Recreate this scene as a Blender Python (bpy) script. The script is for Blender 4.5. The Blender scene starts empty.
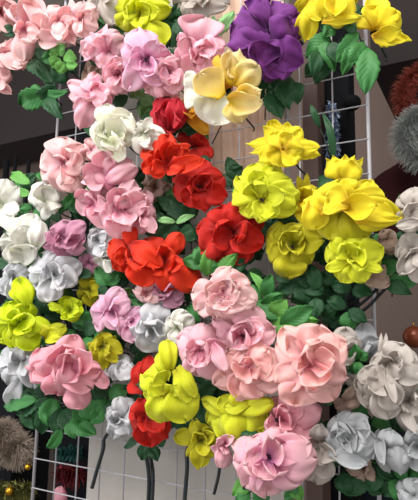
import bpy, math, random
from mathutils import Vector, Matrix, noise

# ------------------------------------------------------------ camera, world, lights
S = bpy.context.scene
COL = S.collection
CELL = 0.05
Z0 = 1.55                       # height of the grid's first seen row above the floor
FPX = 520.0
RM = [[0.87618, -0.019253, 0.4816], [-0.057356, 0.987937, 0.143844], [-0.47856, -0.153656, 0.864506]]
TV = [4.47358, -4.07713, 14.65396]
# grid frame (i right, j down, k into the wall)  ->  world (x, y, z) = (i, k, -j) * CELL
def g2w(v): return Vector((v[0]*CELL, v[2]*CELL, Z0 - v[1]*CELL))
Cg = [-(RM[0][a]*TV[0]+RM[1][a]*TV[1]+RM[2][a]*TV[2]) for a in range(3)]
CAM = g2w(Cg)
def axis(r): return Vector((r[0], r[2], -r[1])).normalized()
RIGHT, DOWN, FWD = axis(RM[0]), axis(RM[1]), axis(RM[2])
cam = bpy.data.cameras.new('camera'); co = bpy.data.objects.new('camera', cam); COL.objects.link(co)
up = -DOWN; back = -FWD
co.matrix_world = Matrix(((RIGHT.x, up.x, back.x, CAM.x), (RIGHT.y, up.y, back.y, CAM.y), (RIGHT.z, up.z, back.z, CAM.z), (0, 0, 0, 1)))
cam.sensor_fit = 'VERTICAL'; cam.sensor_height = 24; cam.lens = FPX/500*24; cam.clip_start = 0.02
S.camera = co
S.view_settings.view_transform = 'Standard'; S.view_settings.look = 'None'
S.view_settings.exposure = 0.45; S.view_settings.gamma = 1.0

w = bpy.data.worlds.new('shop_air'); S.world = w; w.use_nodes = True
bg = w.node_tree.nodes['Background']; bg.inputs[0].default_value = (0.98, 0.97, 0.96, 1); bg.inputs[1].default_value = 0.66

def area(name, loc, target, sx, sy, power, col):
    l = bpy.data.lights.new(name, 'AREA'); l.shape = 'RECTANGLE'; l.size = sx; l.size_y = sy; l.energy = power; l.color = col
    o = bpy.data.objects.new(name, l); COL.objects.link(o); o.location = loc
    o.rotation_euler = (Vector(target)-Vector(loc)).to_track_quat('-Z', 'Y').to_euler(); return o
area('ceiling_lamp_light', (-0.35, -1.25, 2.75), (-0.25, 0, 1.4), 1.8, 1.0, 36, (1.0, 0.97, 0.93))
area('front_fill_light', (-1.7, -1.5, 1.5), (-0.3, 0, 1.25), 1.2, 1.4, 15, (0.92, 0.96, 1.0))  # added soft fill from the front left, not a fixture of the shop

# ------------------------------------------------------------ helpers
def ray(px, py): return RIGHT*((px-209)/FPX) + DOWN*((py-250)/FPX) + FWD
def P(px, py, d):
    """point of the place seen at a pixel, d metres in front of the wire grid"""
    r = ray(px, py); t = (-d - CAM.y)/r.y
    return CAM + r*t
def mpp(p): return (p-CAM).dot(FWD)/FPX
def lin(c):
    return tuple(((v/255)/12.92 if v/255 <= 0.04045 else ((v/255+0.055)/1.055)**2.4) for v in c[:3]) + (1,)

def new_mat(name):
    m = bpy.data.materials.new(name); m.use_nodes = True; nt = m.node_tree; nt.nodes.clear()
    out = nt.nodes.new('ShaderNodeOutputMaterial'); return m, nt, out
def N(nt, t, **kw):
    n = nt.nodes.new(t)
    for k, v in kw.items():
        if k in n.inputs: n.inputs[k].default_value = v
        else: setattr(n, k, v)
    return n

def fabric(name, tip, mid, throat, transl=0.38):
    """thin dyed petal fabric: dye runs from the throat to the rim, fine lengthwise veins"""
    m, nt, out = new_mat(name); L = nt.links.new
    uv = N(nt, 'ShaderNodeUVMap'); sep = N(nt, 'ShaderNodeSeparateXYZ'); L(uv.outputs[0], sep.inputs[0])
    oi = N(nt, 'ShaderNodeObjectInfo')
    ramp = N(nt, 'ShaderNodeValToRGB'); cr = ramp.color_ramp
    cr.elements[0].position = 0.08; cr.elements[0].color = lin(throat)
    cr.elements[1].position = 0.92; cr.elements[1].color = lin(tip)
    e = cr.elements.new(0.42); e.color = lin(mid)
    no = N(nt, 'ShaderNodeTexNoise', Scale=4.0, Detail=3.0)
    mp = N(nt, 'ShaderNodeMapping'); mp.inputs['Scale'].default_value = (5.0, 0.9, 1); L(uv.outputs[0], mp.inputs[0])
    add = N(nt, 'ShaderNodeVectorMath', operation='ADD'); L(mp.outputs[0], add.inputs[0]); L(oi.outputs['Random'], add.inputs[1])
    L(add.outputs[0], no.inputs['Vector'])
    ma = N(nt, 'ShaderNodeMath', operation='MULTIPLY_ADD'); L(no.outputs[0], ma.inputs[0]); ma.inputs[1].default_value = 0.35
    ma2 = N(nt, 'ShaderNodeMath', operation='SUBTRACT'); L(sep.outputs[1], ma2.inputs[0]); ma2.inputs[1].default_value = 0.175
    L(ma2.outputs[0], ma.inputs[2]); L(ma.outputs[0], ramp.inputs[0])
    hs = N(nt, 'ShaderNodeHueSaturation'); L(ramp.outputs[0], hs.inputs['Color'])
    mr = N(nt, 'ShaderNodeMapRange'); L(oi.outputs['Random'], mr.inputs[0]); mr.inputs[3].default_value = 0.93; mr.inputs[4].default_value = 1.05
    L(mr.outputs[0], hs.inputs['Value'])
    mp2 = N(nt, 'ShaderNodeMapping'); mp2.inputs['Scale'].default_value = (14.0, 1.2, 1); L(uv.outputs[0], mp2.inputs[0])
    ve = N(nt, 'ShaderNodeTexNoise', Scale=3.0, Detail=2.0); L(mp2.outputs[0], ve.inputs['Vector'])
    bp = N(nt, 'ShaderNodeBump', Strength=0.35, Distance=0.0012); L(ve.outputs[0], bp.inputs['Height'])
    pb = N(nt, 'ShaderNodeBsdfPrincipled', Roughness=0.55)
    pb.inputs['Specular IOR Level'].default_value = 0.25
    pb.inputs['Sheen Weight'].default_value = 0.15
    L(hs.outputs[0], pb.inputs['Base Color']); L(bp.outputs[0], pb.inputs['Normal'])
    tr = N(nt, 'ShaderNodeBsdfTranslucent'); L(hs.outputs[0], tr.inputs[0])
    mx = N(nt, 'ShaderNodeMixShader'); mx.inputs[0].default_value = transl
    L(pb.outputs[0], mx.inputs[1]); L(tr.outputs[0], mx.inputs[2]); L(mx.outputs[0], out.inputs[0])
    return m

def leafmat(name, a, b):
    m, nt, out = new_mat(name); L = nt.links.new
    uv = N(nt, 'ShaderNodeUVMap'); sep = N(nt, 'ShaderNodeSeparateXYZ'); L(uv.outputs[0], sep.inputs[0])
    no = N(nt, 'ShaderNodeTexNoise', Scale=3.0, Detail=4.0); L(uv.outputs[0], no.inputs['Vector'])
    mix = N(nt, 'ShaderNodeMixRGB'); mix.inputs[1].default_value = lin(a); mix.inputs[2].default_value = lin(b); L(no.outputs[0], mix.inputs[0])
    # side veins
    ab = N(nt, 'ShaderNodeMath', operation='ABSOLUTE'); L(sep.outputs[0], ab.inputs[0])
    s1 = N(nt, 'ShaderNodeMath', operation='MULTIPLY_ADD'); L(ab.outputs[0], s1.inputs[0]); s1.inputs[1].default_value = -0.35; L(sep.outputs[1], s1.inputs[2])
    s2 = N(nt, 'ShaderNodeMath', operation='MULTIPLY'); L(s1.outputs[0], s2.inputs[0]); s2.inputs[1].default_value = 46
    s3 = N(nt, 'ShaderNodeMath', operation='SINE'); L(s2.outputs[0], s3.inputs[0])
    bp = N(nt, 'ShaderNodeBump', Strength=0.16, Distance=0.001); L(s3.outputs[0], bp.inputs['Height'])
    pb = N(nt, 'ShaderNodeBsdfPrincipled', Roughness=0.5); pb.inputs['Specular IOR Level'].default_value = 0.35
    L(mix.outputs[0], pb.inputs['Base Color']); L(bp.outputs[0], pb.inputs['Normal'])
    tr = N(nt, 'ShaderNodeBsdfTranslucent'); L(mix.outputs[0], tr.inputs[0])
    mx = N(nt, 'ShaderNodeMixShader'); mx.inputs[0].default_value = 0.15
    L(pb.outputs[0], mx.inputs[1]); L(tr.outputs[0], mx.inputs[2]); L(mx.outputs[0], out.inputs[0])
    return m

def plain(name, c, rough=0.6, metal=0.0, c2=None, scale=8.0, spec=0.4, bump=0.0):
    m, nt, out = new_mat(name); L = nt.links.new
    pb = N(nt, 'ShaderNodeBsdfPrincipled', Roughness=rough, Metallic=metal); pb.inputs['Specular IOR Level'].default_value = spec
    tc = N(nt, 'ShaderNodeTexCoord'); no = N(nt, 'ShaderNodeTexNoise', Scale=scale, Detail=4.0); L(tc.outputs['Object'], no.inputs['Vector'])
    mix = N(nt, 'ShaderNodeMixRGB'); mix.inputs[1].default_value = lin(c)
    mix.inputs[2].default_value = lin(c2 or tuple(v*0.85 for v in c)); L(no.outputs[0], mix.inputs[0]); L(mix.outputs[0], pb.inputs['Base Color'])
    if bump:
        bp = N(nt, 'ShaderNodeBump', Strength=bump, Distance=0.002); L(no.outputs[0], bp.inputs['Height']); L(bp.outputs[0], pb.inputs['Normal'])
    L(pb.outputs[0], out.inputs[0]); return m

FM = {
 'pale':   fabric('petal_pale_pink', (252,218,216), (250,206,208), (226,160,174)),
 'pink':   fabric('petal_pink', (253,210,218), (249,196,210), (226,142,170)),
 'rose':   fabric('petal_rose_pink', (250,192,202), (246,180,194), (216,128,156)),
 'peach':  fabric('petal_peach_pink', (252,208,202), (250,196,194), (232,152,164)),
 'blend':  fabric('petal_pink_lilac_throat', (250,206,212), (246,186,208), (220,142,196)),
 'lilac':  fabric('petal_lilac', (246,206,224), (242,190,216), (212,140,184)),
 'mauve':  fabric('petal_mauve', (222,166,190), (214,152,178), (170,104,138)),
 'white':  fabric('petal_white', (244,243,236), (240,238,230), (214,218,194)),
 'grey':   fabric('petal_cool_white', (228,228,230), (222,222,226), (196,200,198)),
 'cream':  fabric('petal_cream_white', (250,249,238), (246,246,228), (226,234,196)),
 'bone':   fabric('petal_bone_white_dim', (220,211,203), (210,200,192), (176,165,155)),  # bone white, darkened to stand for the weaker light on the right
 'ash_dim':    fabric('petal_ash_white_dim', (204,206,208), (194,196,198), (164,168,168)),  # right-hand whites, the light's fall-off put into their greyer colour
 'beige':  fabric('petal_beige', (206,180,164), (196,168,152), (160,130,112)),
 'red':    fabric('petal_red', (222,44,30), (206,34,26), (160,20,20)),
 'orange': fabric('petal_orange_red', (240,66,30), (234,56,26), (196,32,20)),
 'crimson':fabric('petal_crimson', (226,60,76), (204,32,52), (160,16,36)),
 'amber':  fabric('petal_amber', (244,196,60), (236,178,46), (204,130,24)),
 'yellow': fabric('petal_yellow', (250,238,56), (246,228,40), (222,184,20)),
 'lemon':  fabric('petal_lemon', (236,240,62), (230,234,46), (200,196,24)),
 'lime':   fabric('petal_lime_yellow', (228,240,40), (224,236,30), (184,200,14)),
 'olive':  fabric('petal_olive_yellow', (220,214,44), (210,202,34), (156,156,20)),
 'vanilla':fabric('petal_vanilla', (250,234,176), (248,226,130), (236,204,44)),
 'purple': fabric('petal_purple', (148,72,164), (126,48,136), (84,24,92)),
}
LM = {
 'dark':   leafmat('leaf_dark_green', (26,66,40), (42,92,50)),
 'mid':    leafmat('leaf_green', (46,112,56), (74,140,70)),
 'bright': leafmat('leaf_bright_green', (84,150,64), (116,178,84)),
 'pale':   leafmat('leaf_pale_green', (120,176,110), (150,200,130)),
 'olive':  leafmat('leaf_olive_green', (60,92,40), (88,120,56)),
}
M_STEM = plain('stem_green_plastic', (34,60,44), 0.5, c2=(24,44,36), scale=40)
M_STEMD = plain('stem_dark_plastic', (34,42,44), 0.5, c2=(26,30,34), scale=40)
M_STAMEN = plain('stamen_dark', (44,24,44), 0.6)
M_STAMENY = plain('stamen_yellow', (236,226,50), 0.6)
M_WIRE = plain('white_coated_wire', (186,184,188), 0.35, c2=(166,164,170), scale=60, spec=0.5)
M_BOARD = plain('pale_board', (178,172,166), 0.75, c2=(164,156,150), scale=5)
M_BLACK = plain('black_cloth', (20,20,24), 0.8, spec=0.1)

def mesh_obj(name, verts, faces, mat, parent=None, uvs=None, smooth=True, thick=0.0):
    me = bpy.data.meshes.new(name); me.from_pydata([tuple(v) for v in verts], [], faces)
    if uvs:
        l = me.uv_layers.new(name='UVMap'); vi = [0]*len(me.loops); me.loops.foreach_get('vertex_index', vi)
        flat = []
        for i in vi: flat += uvs[i]
        l.data.foreach_set('uv', flat)
    if smooth: me.polygons.foreach_set('use_smooth', [True]*len(me.polygons))
    me.materials.append(mat); me.update()
    o = bpy.data.objects.new(name, me); COL.objects.link(o)
    if parent: o.parent = parent
    if thick:
        md = o.modifiers.new('thickness', 'SOLIDIFY'); md.thickness = thick; md.offset = 0
    return o

def thing(name, label, cat, loc, group=None):
    o = bpy.data.objects.new(name, None); COL.objects.link(o); o.location = loc; o.empty_display_size = 0.01
    o['label'] = label; o['category'] = cat
    if group: o['group'] = group
    return o
def tag(o, label, cat, group=None):
    o['label'] = label; o['category'] = cat
    if group: o['group'] = group
    return o
def struct(o): o['kind'] = 'structure'; return o

def tube(name, pts, radii, mat, parent=None, n=8, origin=Vector((0,0,0)), cap=True):
    V, F = [], []; m = len(pts)
    if not isinstance(radii, (list, tuple)): radii = [radii]*m
    pn = None
    for i, p in enumerate(pts):
        t = (pts[min(i+1, m-1)] - pts[max(i-1, 0)]).normalized()
        a = pn if pn else (Vector((0,0,1)) if abs(t.z) < 0.9 else Vector((1,0,0)))
        s = (a - t*a.dot(t)).normalized(); pn = s; b = t.cross(s)
        for k in range(n):
            an = 2*math.pi*k/n; V.append(p + (s*math.cos(an) + b*math.sin(an))*radii[i] - origin)
    for i in range(m-1):
        for k in range(n):
            F.append((i*n+k, i*n+(k+1)%n, (i+1)*n+(k+1)%n, (i+1)*n+k))
    if cap: F.append(tuple(range(n-1, -1, -1))); F.append(tuple((m-1)*n+k for k in range(n)))
    return mesh_obj(name, V, F, mat, parent)

def bez(pts, n=10):
    """smooth path through pts (Catmull-Rom)"""
    out = []; Q = [pts[0]*2-pts[1]] + list(pts) + [pts[-1]*2-pts[-2]]
    for i in range(1, len(Q)-2):
        for k in range(n):
            t = k/n; a, b, c, d = Q[i-1:i+3]
            out.append(0.5*((2*b)+(c-a)*t+(2*a-5*b+4*c-d)*t*t+(3*b-a-3*c+d)*t**3))
    out.append(pts[-1]); return out

def smooth(x): x = min(1, max(0, x)); return x*x*(3-2*x)

def sheet(name, B, T, wid, nrm, mat, parent, origin, arch=.1, cup=.2, curl=0., ruf=.0, rng=random, pointed=False, fold=0., thick=.0005, bend=0., base=.22, nu=16, nv=12, cuplin=False):
    d = T-B; L = d.length; d.normalize(); n = (nrm - d*nrm.dot(d)).normalized(); s = n.cross(d)
    ph = rng.uniform(0, 6.28); fr = rng.choice([2, 2.5, 3]); ph2 = rng.uniform(0, 6.28); skew = rng.uniform(-.08, .08)
    notch = rng.choice([0, .05, .1]) if not pointed else 0
    so = Vector((rng.uniform(0, 90), rng.uniform(0, 90), rng.uniform(0, 90))); soft = not fold
    rim = rng.uniform(-.22, .30) if soft else 0; crease = rng.uniform(-.22, .22) if soft else 0
    V, F, U = [], [], []
    for i in range(nu+1):
        u = 1-(1-i/nu)**1.6
        if pointed:
            pr = (u**.70)*((1-u)**.85)*2.75*(1+.07*math.sin(u*38)*(1 if soft else 1)); pr = min(pr, 1); pr = max(pr, .05 if i == 0 else .02)
        else:
            pr = base+(1-base)*smooth(u/.55)
            if u > .5: pr *= max(0.0, 1-((u-.5)/.5)**2.9)**.5
            pr = max(pr, .03)
        hw = wid/2*pr*(1+.05*math.sin(6*u+ph))
        c = B + d*(L*u) + n*(L*(arch*math.sin(math.pi*u) + curl*smooth((u-.55)/.45)**1.3)) + s*(bend*L*math.sin(math.pi*u*.9) + skew*L*u*u)
        for j in range(nv+1):
            v = -1+2*j/nv
            cz = cup*hw*(v*v) + ruf*wid*u*u*(abs(v)**1.3)*math.sin(fr*v*2+ph2+u*3)
            cz += fold*hw*abs(v)
            x = 0.0
            if not soft: cz += .22*wid*u*noise.noise(Vector((v*1.5, u*2.5, 2))+so)
            if soft:
                e = max(abs(v), u**2)
                cz += .21*wid*(.25+.75*e)*noise.noise(Vector((v*1.3, u*1.6, 0))+so) + .10*wid*e*noise.noise(Vector((v*3.1, u*3.4, 5))+so)
                cz += rim*wid*.35*smooth((e-.62)/.38)
                cz += crease*hw*math.exp(-(v/.22)**2)*smooth(u/.3)
                x = .10*L*u*noise.noise(Vector((v*2.2, 3.3, u))+so)
            lat = hw*v*(1-.18*abs(cup)*v*v)*(1+(.10*noise.noise(Vector((v*.6, u*3.5, 9))+so) if soft else 0))
            lu = -notch*L*math.exp(-(v/.28)**2)*smooth((u-.5)/.5)
            V.append(c + s*lat + n*cz + d*(lu + x + (.0 if pointed else .03*L*math.sin(v*4+ph)*u*u)) - origin); U.append((v*.5+.5 if not fold else v, u))
    for i in range(nu):
        for j in range(nv):
            a = i*(nv+1)+j; F.append((a, a+1, a+nv+2, a+nv+1))
    return mesh_obj(name, V, F, mat, parent, U, thick=thick)

KIND = {  # arch, cup, curl, ruffle
 'o': (.14, -.10, -.14, .06),    # open petal bowed towards the viewer
 'c': (-.06, .55, .10, .04),     # hollow cup petal
 'r': (-.02, .45, -.16, .06),    # cup whose rim rolls back
 'f': (.05, -.10, .0, .13),      # ruffled flat petal
 's': (.18, -.40, -.08, .07),    # side petal folded around the cup
 'p': (.10, -.35, -.05, .03),    # narrow pointed petal
}
def flower(label, name, col, c, d, petals, core=None, leaves=3, inner=None, st=None, stem=None, group=None, tilt=None, cat='artificial flower', depth=.012, seed=None, thick=.0005):
    d = d/100; rng = random.Random(seed if seed is not None else hash_(label))
    C = P(c[0], c[1], d-depth); k = mpp(C); mat = FM[col] if isinstance(col, str) else None
    view = (CAM-C).normalized()
    t = thing(name, label, cat, C, group)
    np_ = len(petals)
    for i, q in enumerate(petals):
        tx, ty, wd = q[:3]; kd = q[3] if len(q) > 3 else 'o'; cc = col
        bx, by = (q[4], q[5]) if len(q) > 5 else c
        if len(q) > 6: cc = q[6]
        f = i/max(1, np_-1)
        B = P(bx, by, d-depth+.0015*i); Lp = math.hypot(tx-bx, ty-by)*k
        tipd = d-depth*.3-.006+.0165*f + (.25*Lp if kd in 'cr' else -.05*Lp)
        T = P(tx, ty, tipd)
        a, cu, cl, ru = KIND[kd]
        a *= rng.uniform(.7, 1.25); cu *= rng.uniform(.7, 1.2)
        if kd == 'o': cu = rng.uniform(-.32, .22)
        sheet('petal', B, T, wd*k*(1.24 if kd != 's' else 1.3), (view + (RIGHT*rng.uniform(-.3, .3) + DOWN*rng.uniform(-.3, .3))).normalized(), FM[cc], t, C, a, cu, cl, ru, rng, pointed=(kd == 'p'), thick=thick, base=.34 if kd != 'p' else .2)
    R_ = sorted(math.hypot(q[0]-c[0], q[1]-c[1]) for q in petals)[len(petals)//2]
    if inner is None: inner = 3 if (not core and name in ('lily', 'hibiscus') and R_ > 13) else (2 if core and R_ > 16 else 0)
    a0 = rng.uniform(0, 6.28)
    for i in range(inner):     # crumpled petals standing up around the throat
        an = a0 + i*6.283/inner + rng.uniform(-.5, .5); rr = R_*rng.uniform(.45, .62)
        B = P(c[0]+math.cos(an)*R_*.12, c[1]+math.sin(an)*R_*.12, d-.004); T = P(c[0]+math.cos(an)*rr, c[1]+math.sin(an)*rr, d+.35*R_*k+.004)
        sheet('petal', B, T, R_*k*rng.uniform(.6, .9), (view+(RIGHT*rng.uniform(-.5, .5))).normalized(), mat, t, C, -.05, rng.uniform(.2, .6), rng.uniform(-.25, .1), .12, rng, thick=thick, base=.3)
    for i in range(leaves):    # leaves on the stem right under the head
        an = a0 + 1 + i*6.283/leaves + rng.uniform(-.5, .5); rr = max(R_, 12)*rng.uniform(.85, 1.12)
        B = P(c[0]+math.cos(an)*3, c[1]+math.sin(an)*3, max(.006, d-depth-.016)); T = P(c[0]+math.cos(an)*rr, c[1]+math.sin(an)*rr, max(.008, d-depth-.02+rng.uniform(-.006, .006)))
        sheet('leaf', B, T, max(R_, 12)*k*rng.uniform(.6, .8), view, LM[rng.choice(['dark', 'dark', 'mid'])], t, C, .08, -.1, -.05, .03, rng, pointed=True, fold=.15, thick=.0004)
    if core:
        cx, cy, r, n = core[:4]; cc = core[4] if len(core) > 4 else col
        r *= k; X = P(cx, cy, d+.004)
        ax = (view + (RIGHT*tilt[0] - DOWN*tilt[1] if tilt else Vector((0,0,0)))).normalized()
        e1 = (RIGHT - ax*RIGHT.dot(ax)).normalized(); e2 = ax.cross(e1)
        ph = rng.uniform(0, 6.28)
        for i in range(n):
            fr = 1-i/n; rk = r*(.25+.75*fr); h = r*(1.15+.35*(1-fr)); ph += 2.2+rng.uniform(-.3, .3); span = rng.uniform(1.0, 1.35)+(.5*(1-fr))
            V, F, U = [], [], []; nu, nv = 9, 12
            for a_ in range(nu+1):
                u = a_/nu
                for b_ in range(nv+1):
                    v = -1+2*b_/nv; an = ph+span*v
                    rr = (1+.22*u*noise.noise(Vector((an*1.2, u*2, i*3.1+C.x*40))))*rk*(.30+.62*u**.55+.28*fr*smooth((u-.6)/.4)*(1-.5*v*v))*(1-.16*v*v) + .05*rk*math.sin(5*v+ph)*u
                    z = -h*.75 + h*(u*(1-.30*v*v)) + .16*r*u*noise.noise(Vector((v*2.2, u*2, i*2.3+C.z*50))) - .22*r*fr*smooth((u-.75)/.25) + .1*r*(1-fr)
                    V.append(X + e1*(rr*math.cos(an)) + e2*(rr*math.sin(an)) + ax*z - C); U.append((v*.5+.5, .35+.6*u))
            for a_ in range(nu):
                for b_ in range(nv):
                    q = a_*(nv+1)+b_; F.append((q, q+1, q+nv+2, q+nv+1))
            mesh_obj('inner_petal', V, F, FM[cc], t, U, thick=thick)
    if st:
        sx, sy, sr, sk = st; X = P(sx, sy, d+.006); m = M_STAMEN if sk == 'd' else M_STAMENY
        V, F = [], []
        for i in range(9):       # a tuft of stamens with round tips
            an = i*2.4; rr = sr*k*.75*math.sqrt(i/9)
            e = RIGHT*math.cos(an)*rr + DOWN*math.sin(an)*rr; tip = X + e + view*(.003*rng.random()); br = X + e*.3 - view*.008
            o0 = len(V); rad = sr*k*.30
            dirv = (tip-br).normalized(); s1 = dirv.orthogonal().normalized(); s2 = dirv.cross(s1)
            prof = [(0, .25), (.55, .3), (.68, .8), (.85, 1), (1, .55)]
            for (z, q) in prof:
                for b_ in range(6): V.append(br.lerp(tip, z) + (s1*math.cos(b_*1.047)+s2*math.sin(b_*1.047))*rad*q - C)
            for z in range(4):
                for b_ in range(6): F.append((o0+z*6+b_, o0+z*6+(b_+1) % 6, o0+z*6+6+(b_+1) % 6, o0+z*6+6+b_))
            F.append(tuple(o0+24+b_ for b_ in range(6)))
        mesh_obj('stamens', V, F, m, t)
    # calyx and stem behind the head, down to the wires
    bk = Vector((0, 1, 0)); s0 = C + bk*.002
    V, F = [], []; n = 10
    for i, (z, r) in enumerate([(-.004, .0075), (.003, .0062), (.009, .004), (.013, .0022)]):
        for b_ in range(n):
            q = r*(1+.25*math.cos(5*b_*2*math.pi/n)*(i == 0)); V.append(s0 - C + bk*z + Vector((math.cos(b_*2*math.pi/n)*q, 0, math.sin(b_*2*math.pi/n)*q)))
    for i in range(3):
        for b_ in range(n): F.append((i*n+b_, i*n+(b_+1) % n, (i+1)*n+(b_+1) % n, (i+1)*n+b_))
    mesh_obj('calyx', V, F, M_STEM, t)
    a = s0 + bk*.011
    if stem:
        sd = stem[0]/100; sp = [P(x, y, sd) for (x, y) in stem[2]]
        pts = bez([a] + sp, 8); n_ = len(pts); r0 = stem[1]
        tube('stem', pts, [r0*(.55+.45*min(1, i/(n_*.4))) for i in range(n_)], M_STEMD, t, 8, C)
    else:
        end = Vector((C.x+rng.uniform(-.004, .004), -.006, C.z-.008-.08*abs(C.y)))
        mid = a.lerp(end, .5) + Vector((0, .002, -.004))
        tube('stem', bez([a, mid, end, end+Vector((0, 0, -.006))], 5), .0013, M_STEM, t, 6, C)
    return t
def hash_(s):
    h = 7
    for ch in s: h = (h*131 + ord(ch)) % 1000003
    return h

def sprig(label, col, d, leaves, group='green leaf sprigs among the flowers', stem=True):
    """leaves: (base x, base y, tip x, tip y, width, [colour])"""
    d = d/100; rng = random.Random(hash_(label))
    bx = sum(l[0] for l in leaves)/len(leaves); by = sum(l[1] for l in leaves)/len(leaves)
    C = P(bx, by, d-.008); k = mpp(C); view = (CAM-C).normalized()
    t = thing('leaf_sprig', label, 'leaves', C, group)
    for i, l in enumerate(leaves):
        B = P(l[0], l[1], d-.004+.001*i); T = P(l[2], l[3], d+rng.uniform(-.006, .008))
        sheet('leaf', B, T, l[4]*k*1.1, view + RIGHT*rng.uniform(-.25, .25) + DOWN*rng.uniform(-.3, .1), LM[l[5] if len(l) > 5 else col], t, C,
              arch=rng.uniform(.05, .16), cup=-.15, curl=rng.uniform(-.12, .02), ruf=.03, rng=rng, pointed=True, fold=rng.uniform(.1, .3), bend=rng.uniform(-.08, .08), thick=.0004)
    V, F = [], []
    for l in leaves:       # one branching stalk: a twig to every leaf
        B = P(l[0], l[1], d-.005); pts = [C + Vector((0, .001, 0)), C.lerp(B, .6) + Vector((0, .001, 0)), B]
        n = 6; o0 = len(V)
        for i, p in enumerate(pts):
            tt = (pts[min(i+1, 2)]-pts[max(i-1, 0)]); tt = tt.normalized() if tt.length > 1e-6 else Vector((0, 0, 1))
            s1 = tt.orthogonal().normalized(); s2 = tt.cross(s1)
            for b_ in range(n): V.append(p + (s1*math.cos(b_*1.047)+s2*math.sin(b_*1.047))*.0009 - C)
        for i in range(2):
            for b_ in range(n): F.append((o0+i*n+b_, o0+i*n+(b_+1) % n, o0+(i+1)*n+(b_+1) % n, o0+(i+1)*n+b_))
    end = Vector((C.x, -.006, C.z-.02)); pts = [C, C.lerp(end, .5)+Vector((0, 0, -.003)), end, end+Vector((0, 0, -.01))]; o0 = len(V)
    for i, p in enumerate(pts):
        tt = (pts[min(i+1, 3)]-pts[max(i-1, 0)]).normalized(); s1 = tt.orthogonal().normalized(); s2 = tt.cross(s1)
        for b_ in range(6): V.append(p + (s1*math.cos(b_*1.047)+s2*math.sin(b_*1.047))*.0013 - C)
    for i in range(3):
        for b_ in range(6): F.append((o0+i*6+b_, o0+i*6+(b_+1) % 6, o0+(i+1)*6+(b_+1) % 6, o0+(i+1)*6+b_))
    mesh_obj('stalk', V, F, M_STEM, t)
    return t

def box(name, lo, hi, mat, parent=None):
    x0, y0, z0 = lo; x1, y1, z1 = hi
    V = [(x0,y0,z0),(x1,y0,z0),(x1,y1,z0),(x0,y1,z0),(x0,y0,z1),(x1,y0,z1),(x1,y1,z1),(x0,y1,z1)]
    F = [(0,3,2,1),(4,5,6,7),(0,1,5,4),(1,2,6,5),(2,3,7,6),(3,0,4,7)]
    c = Vector(((x0+x1)/2, (y0+y1)/2, z0))
    o = mesh_obj(name, [Vector(v)-c for v in V], F, mat, parent, smooth=False); o.location = c; return o

def bush(label, cx, cy, rx, ry, n, d=1.6, col='dark', ln=20):
    """a mass of leaves low against the wires"""
    rng = random.Random(hash_(label)); lv = []
    for i in range(n):
        a = rng.uniform(0, 6.283); q = math.sqrt(rng.random()); x = cx+rx*q*math.cos(a); y = cy+ry*q*math.sin(a)
        b = rng.uniform(0, 6.283); l = ln*rng.uniform(.7, 1.1)
        lv.append((x, y, x+l*math.cos(b), y+l*math.sin(b), l*rng.uniform(.6, .8), rng.choice([col, col, 'mid' if rng.random() < .4 else col])))
    return sprig(label, col, d, lv)

# ------------------------------------------------------------ structure of the shop
M_WALL = plain('grey_brown_wall', (112,94,86), 0.8, c2=(98,82,76), scale=3)
M_DARK = plain('dark_brown_paint', (38,27,27), 0.8, c2=(31,23,25), scale=4)
M_FLOOR = plain('floor_tile', (120,112,104), 0.4, c2=(104,98,92), scale=4)
M_POST = plain('brown_post', (84,62,56), 0.6, c2=(70,52,48), scale=10)
struct(box('floor', (-4.2, -2.6, -.02), (2.2, 1.25, 0), M_FLOOR))
struct(box('wall_back', (-4.2, 1.2, 0), (2.2, 1.25, 3.0), M_WALL))
M_CEIL = plain('ceiling_paint', (190,184,176), 0.8, scale=3)
struct(box('ceiling', (-4.2, -.35, 3.0), (2.2, 1.25, 3.05), M_CEIL))
# dark fascia above the left opening (its lower edge shows at the far left)
e = P(30, 138, -.9)
struct(box('trim_1', (-4.2, .9, e.z), (-.62, 1.16, 2.5), M_DARK))
e = P(400, 62, -.55)
struct(box('trim_2', (-.10, .55, e.z), (1.6, 1.16, 2.6), M_DARK))

# pale board right behind the grid
bx0, bx1 = -10.05*CELL, -2.62*CELL
o = box('backing_board', (bx0, .030, .62), (bx1, .042, 2.16), M_BOARD)
tag(o, 'pale board standing right behind the wire grid', 'board')
o = box('dark_backing_panel', (-12.0*CELL, .05, .62), (bx0-.004, .062, 1.98), M_BLACK)
tag(o, 'black panel behind the left columns of the wire grid', 'panel')
a = P(303, 150, -.045); b = P(318, 150, -.045)
o = box('brown_post', (a.x, .045, .4), (b.x, .085, 2.2), M_POST)
tag(o, 'narrow brown post behind the grid above the yellow flowers', 'post')
a = P(319, 150, -.10); b = P(350, 150, -.10)
o = box('black_cabinet_side', (a.x, .10, .3), (b.x, .14, 2.1), M_BLACK)
tag(o, 'black upright panel behind the right columns of the wire grid', 'panel')
a = P(300, 490, -.12); b = P(425, 490, -.12)
o = box('dark_cloth_panel', (a.x+.002, .15, .3), (b.x+.05, .17, P(300, 420, -.15).z), plain('dark_cloth', (30,32,36), .8, c2=(24,30,40), scale=12, spec=.1))
tag(o, 'dark cloth hanging at the bottom right behind the grid', 'cloth')

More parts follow.
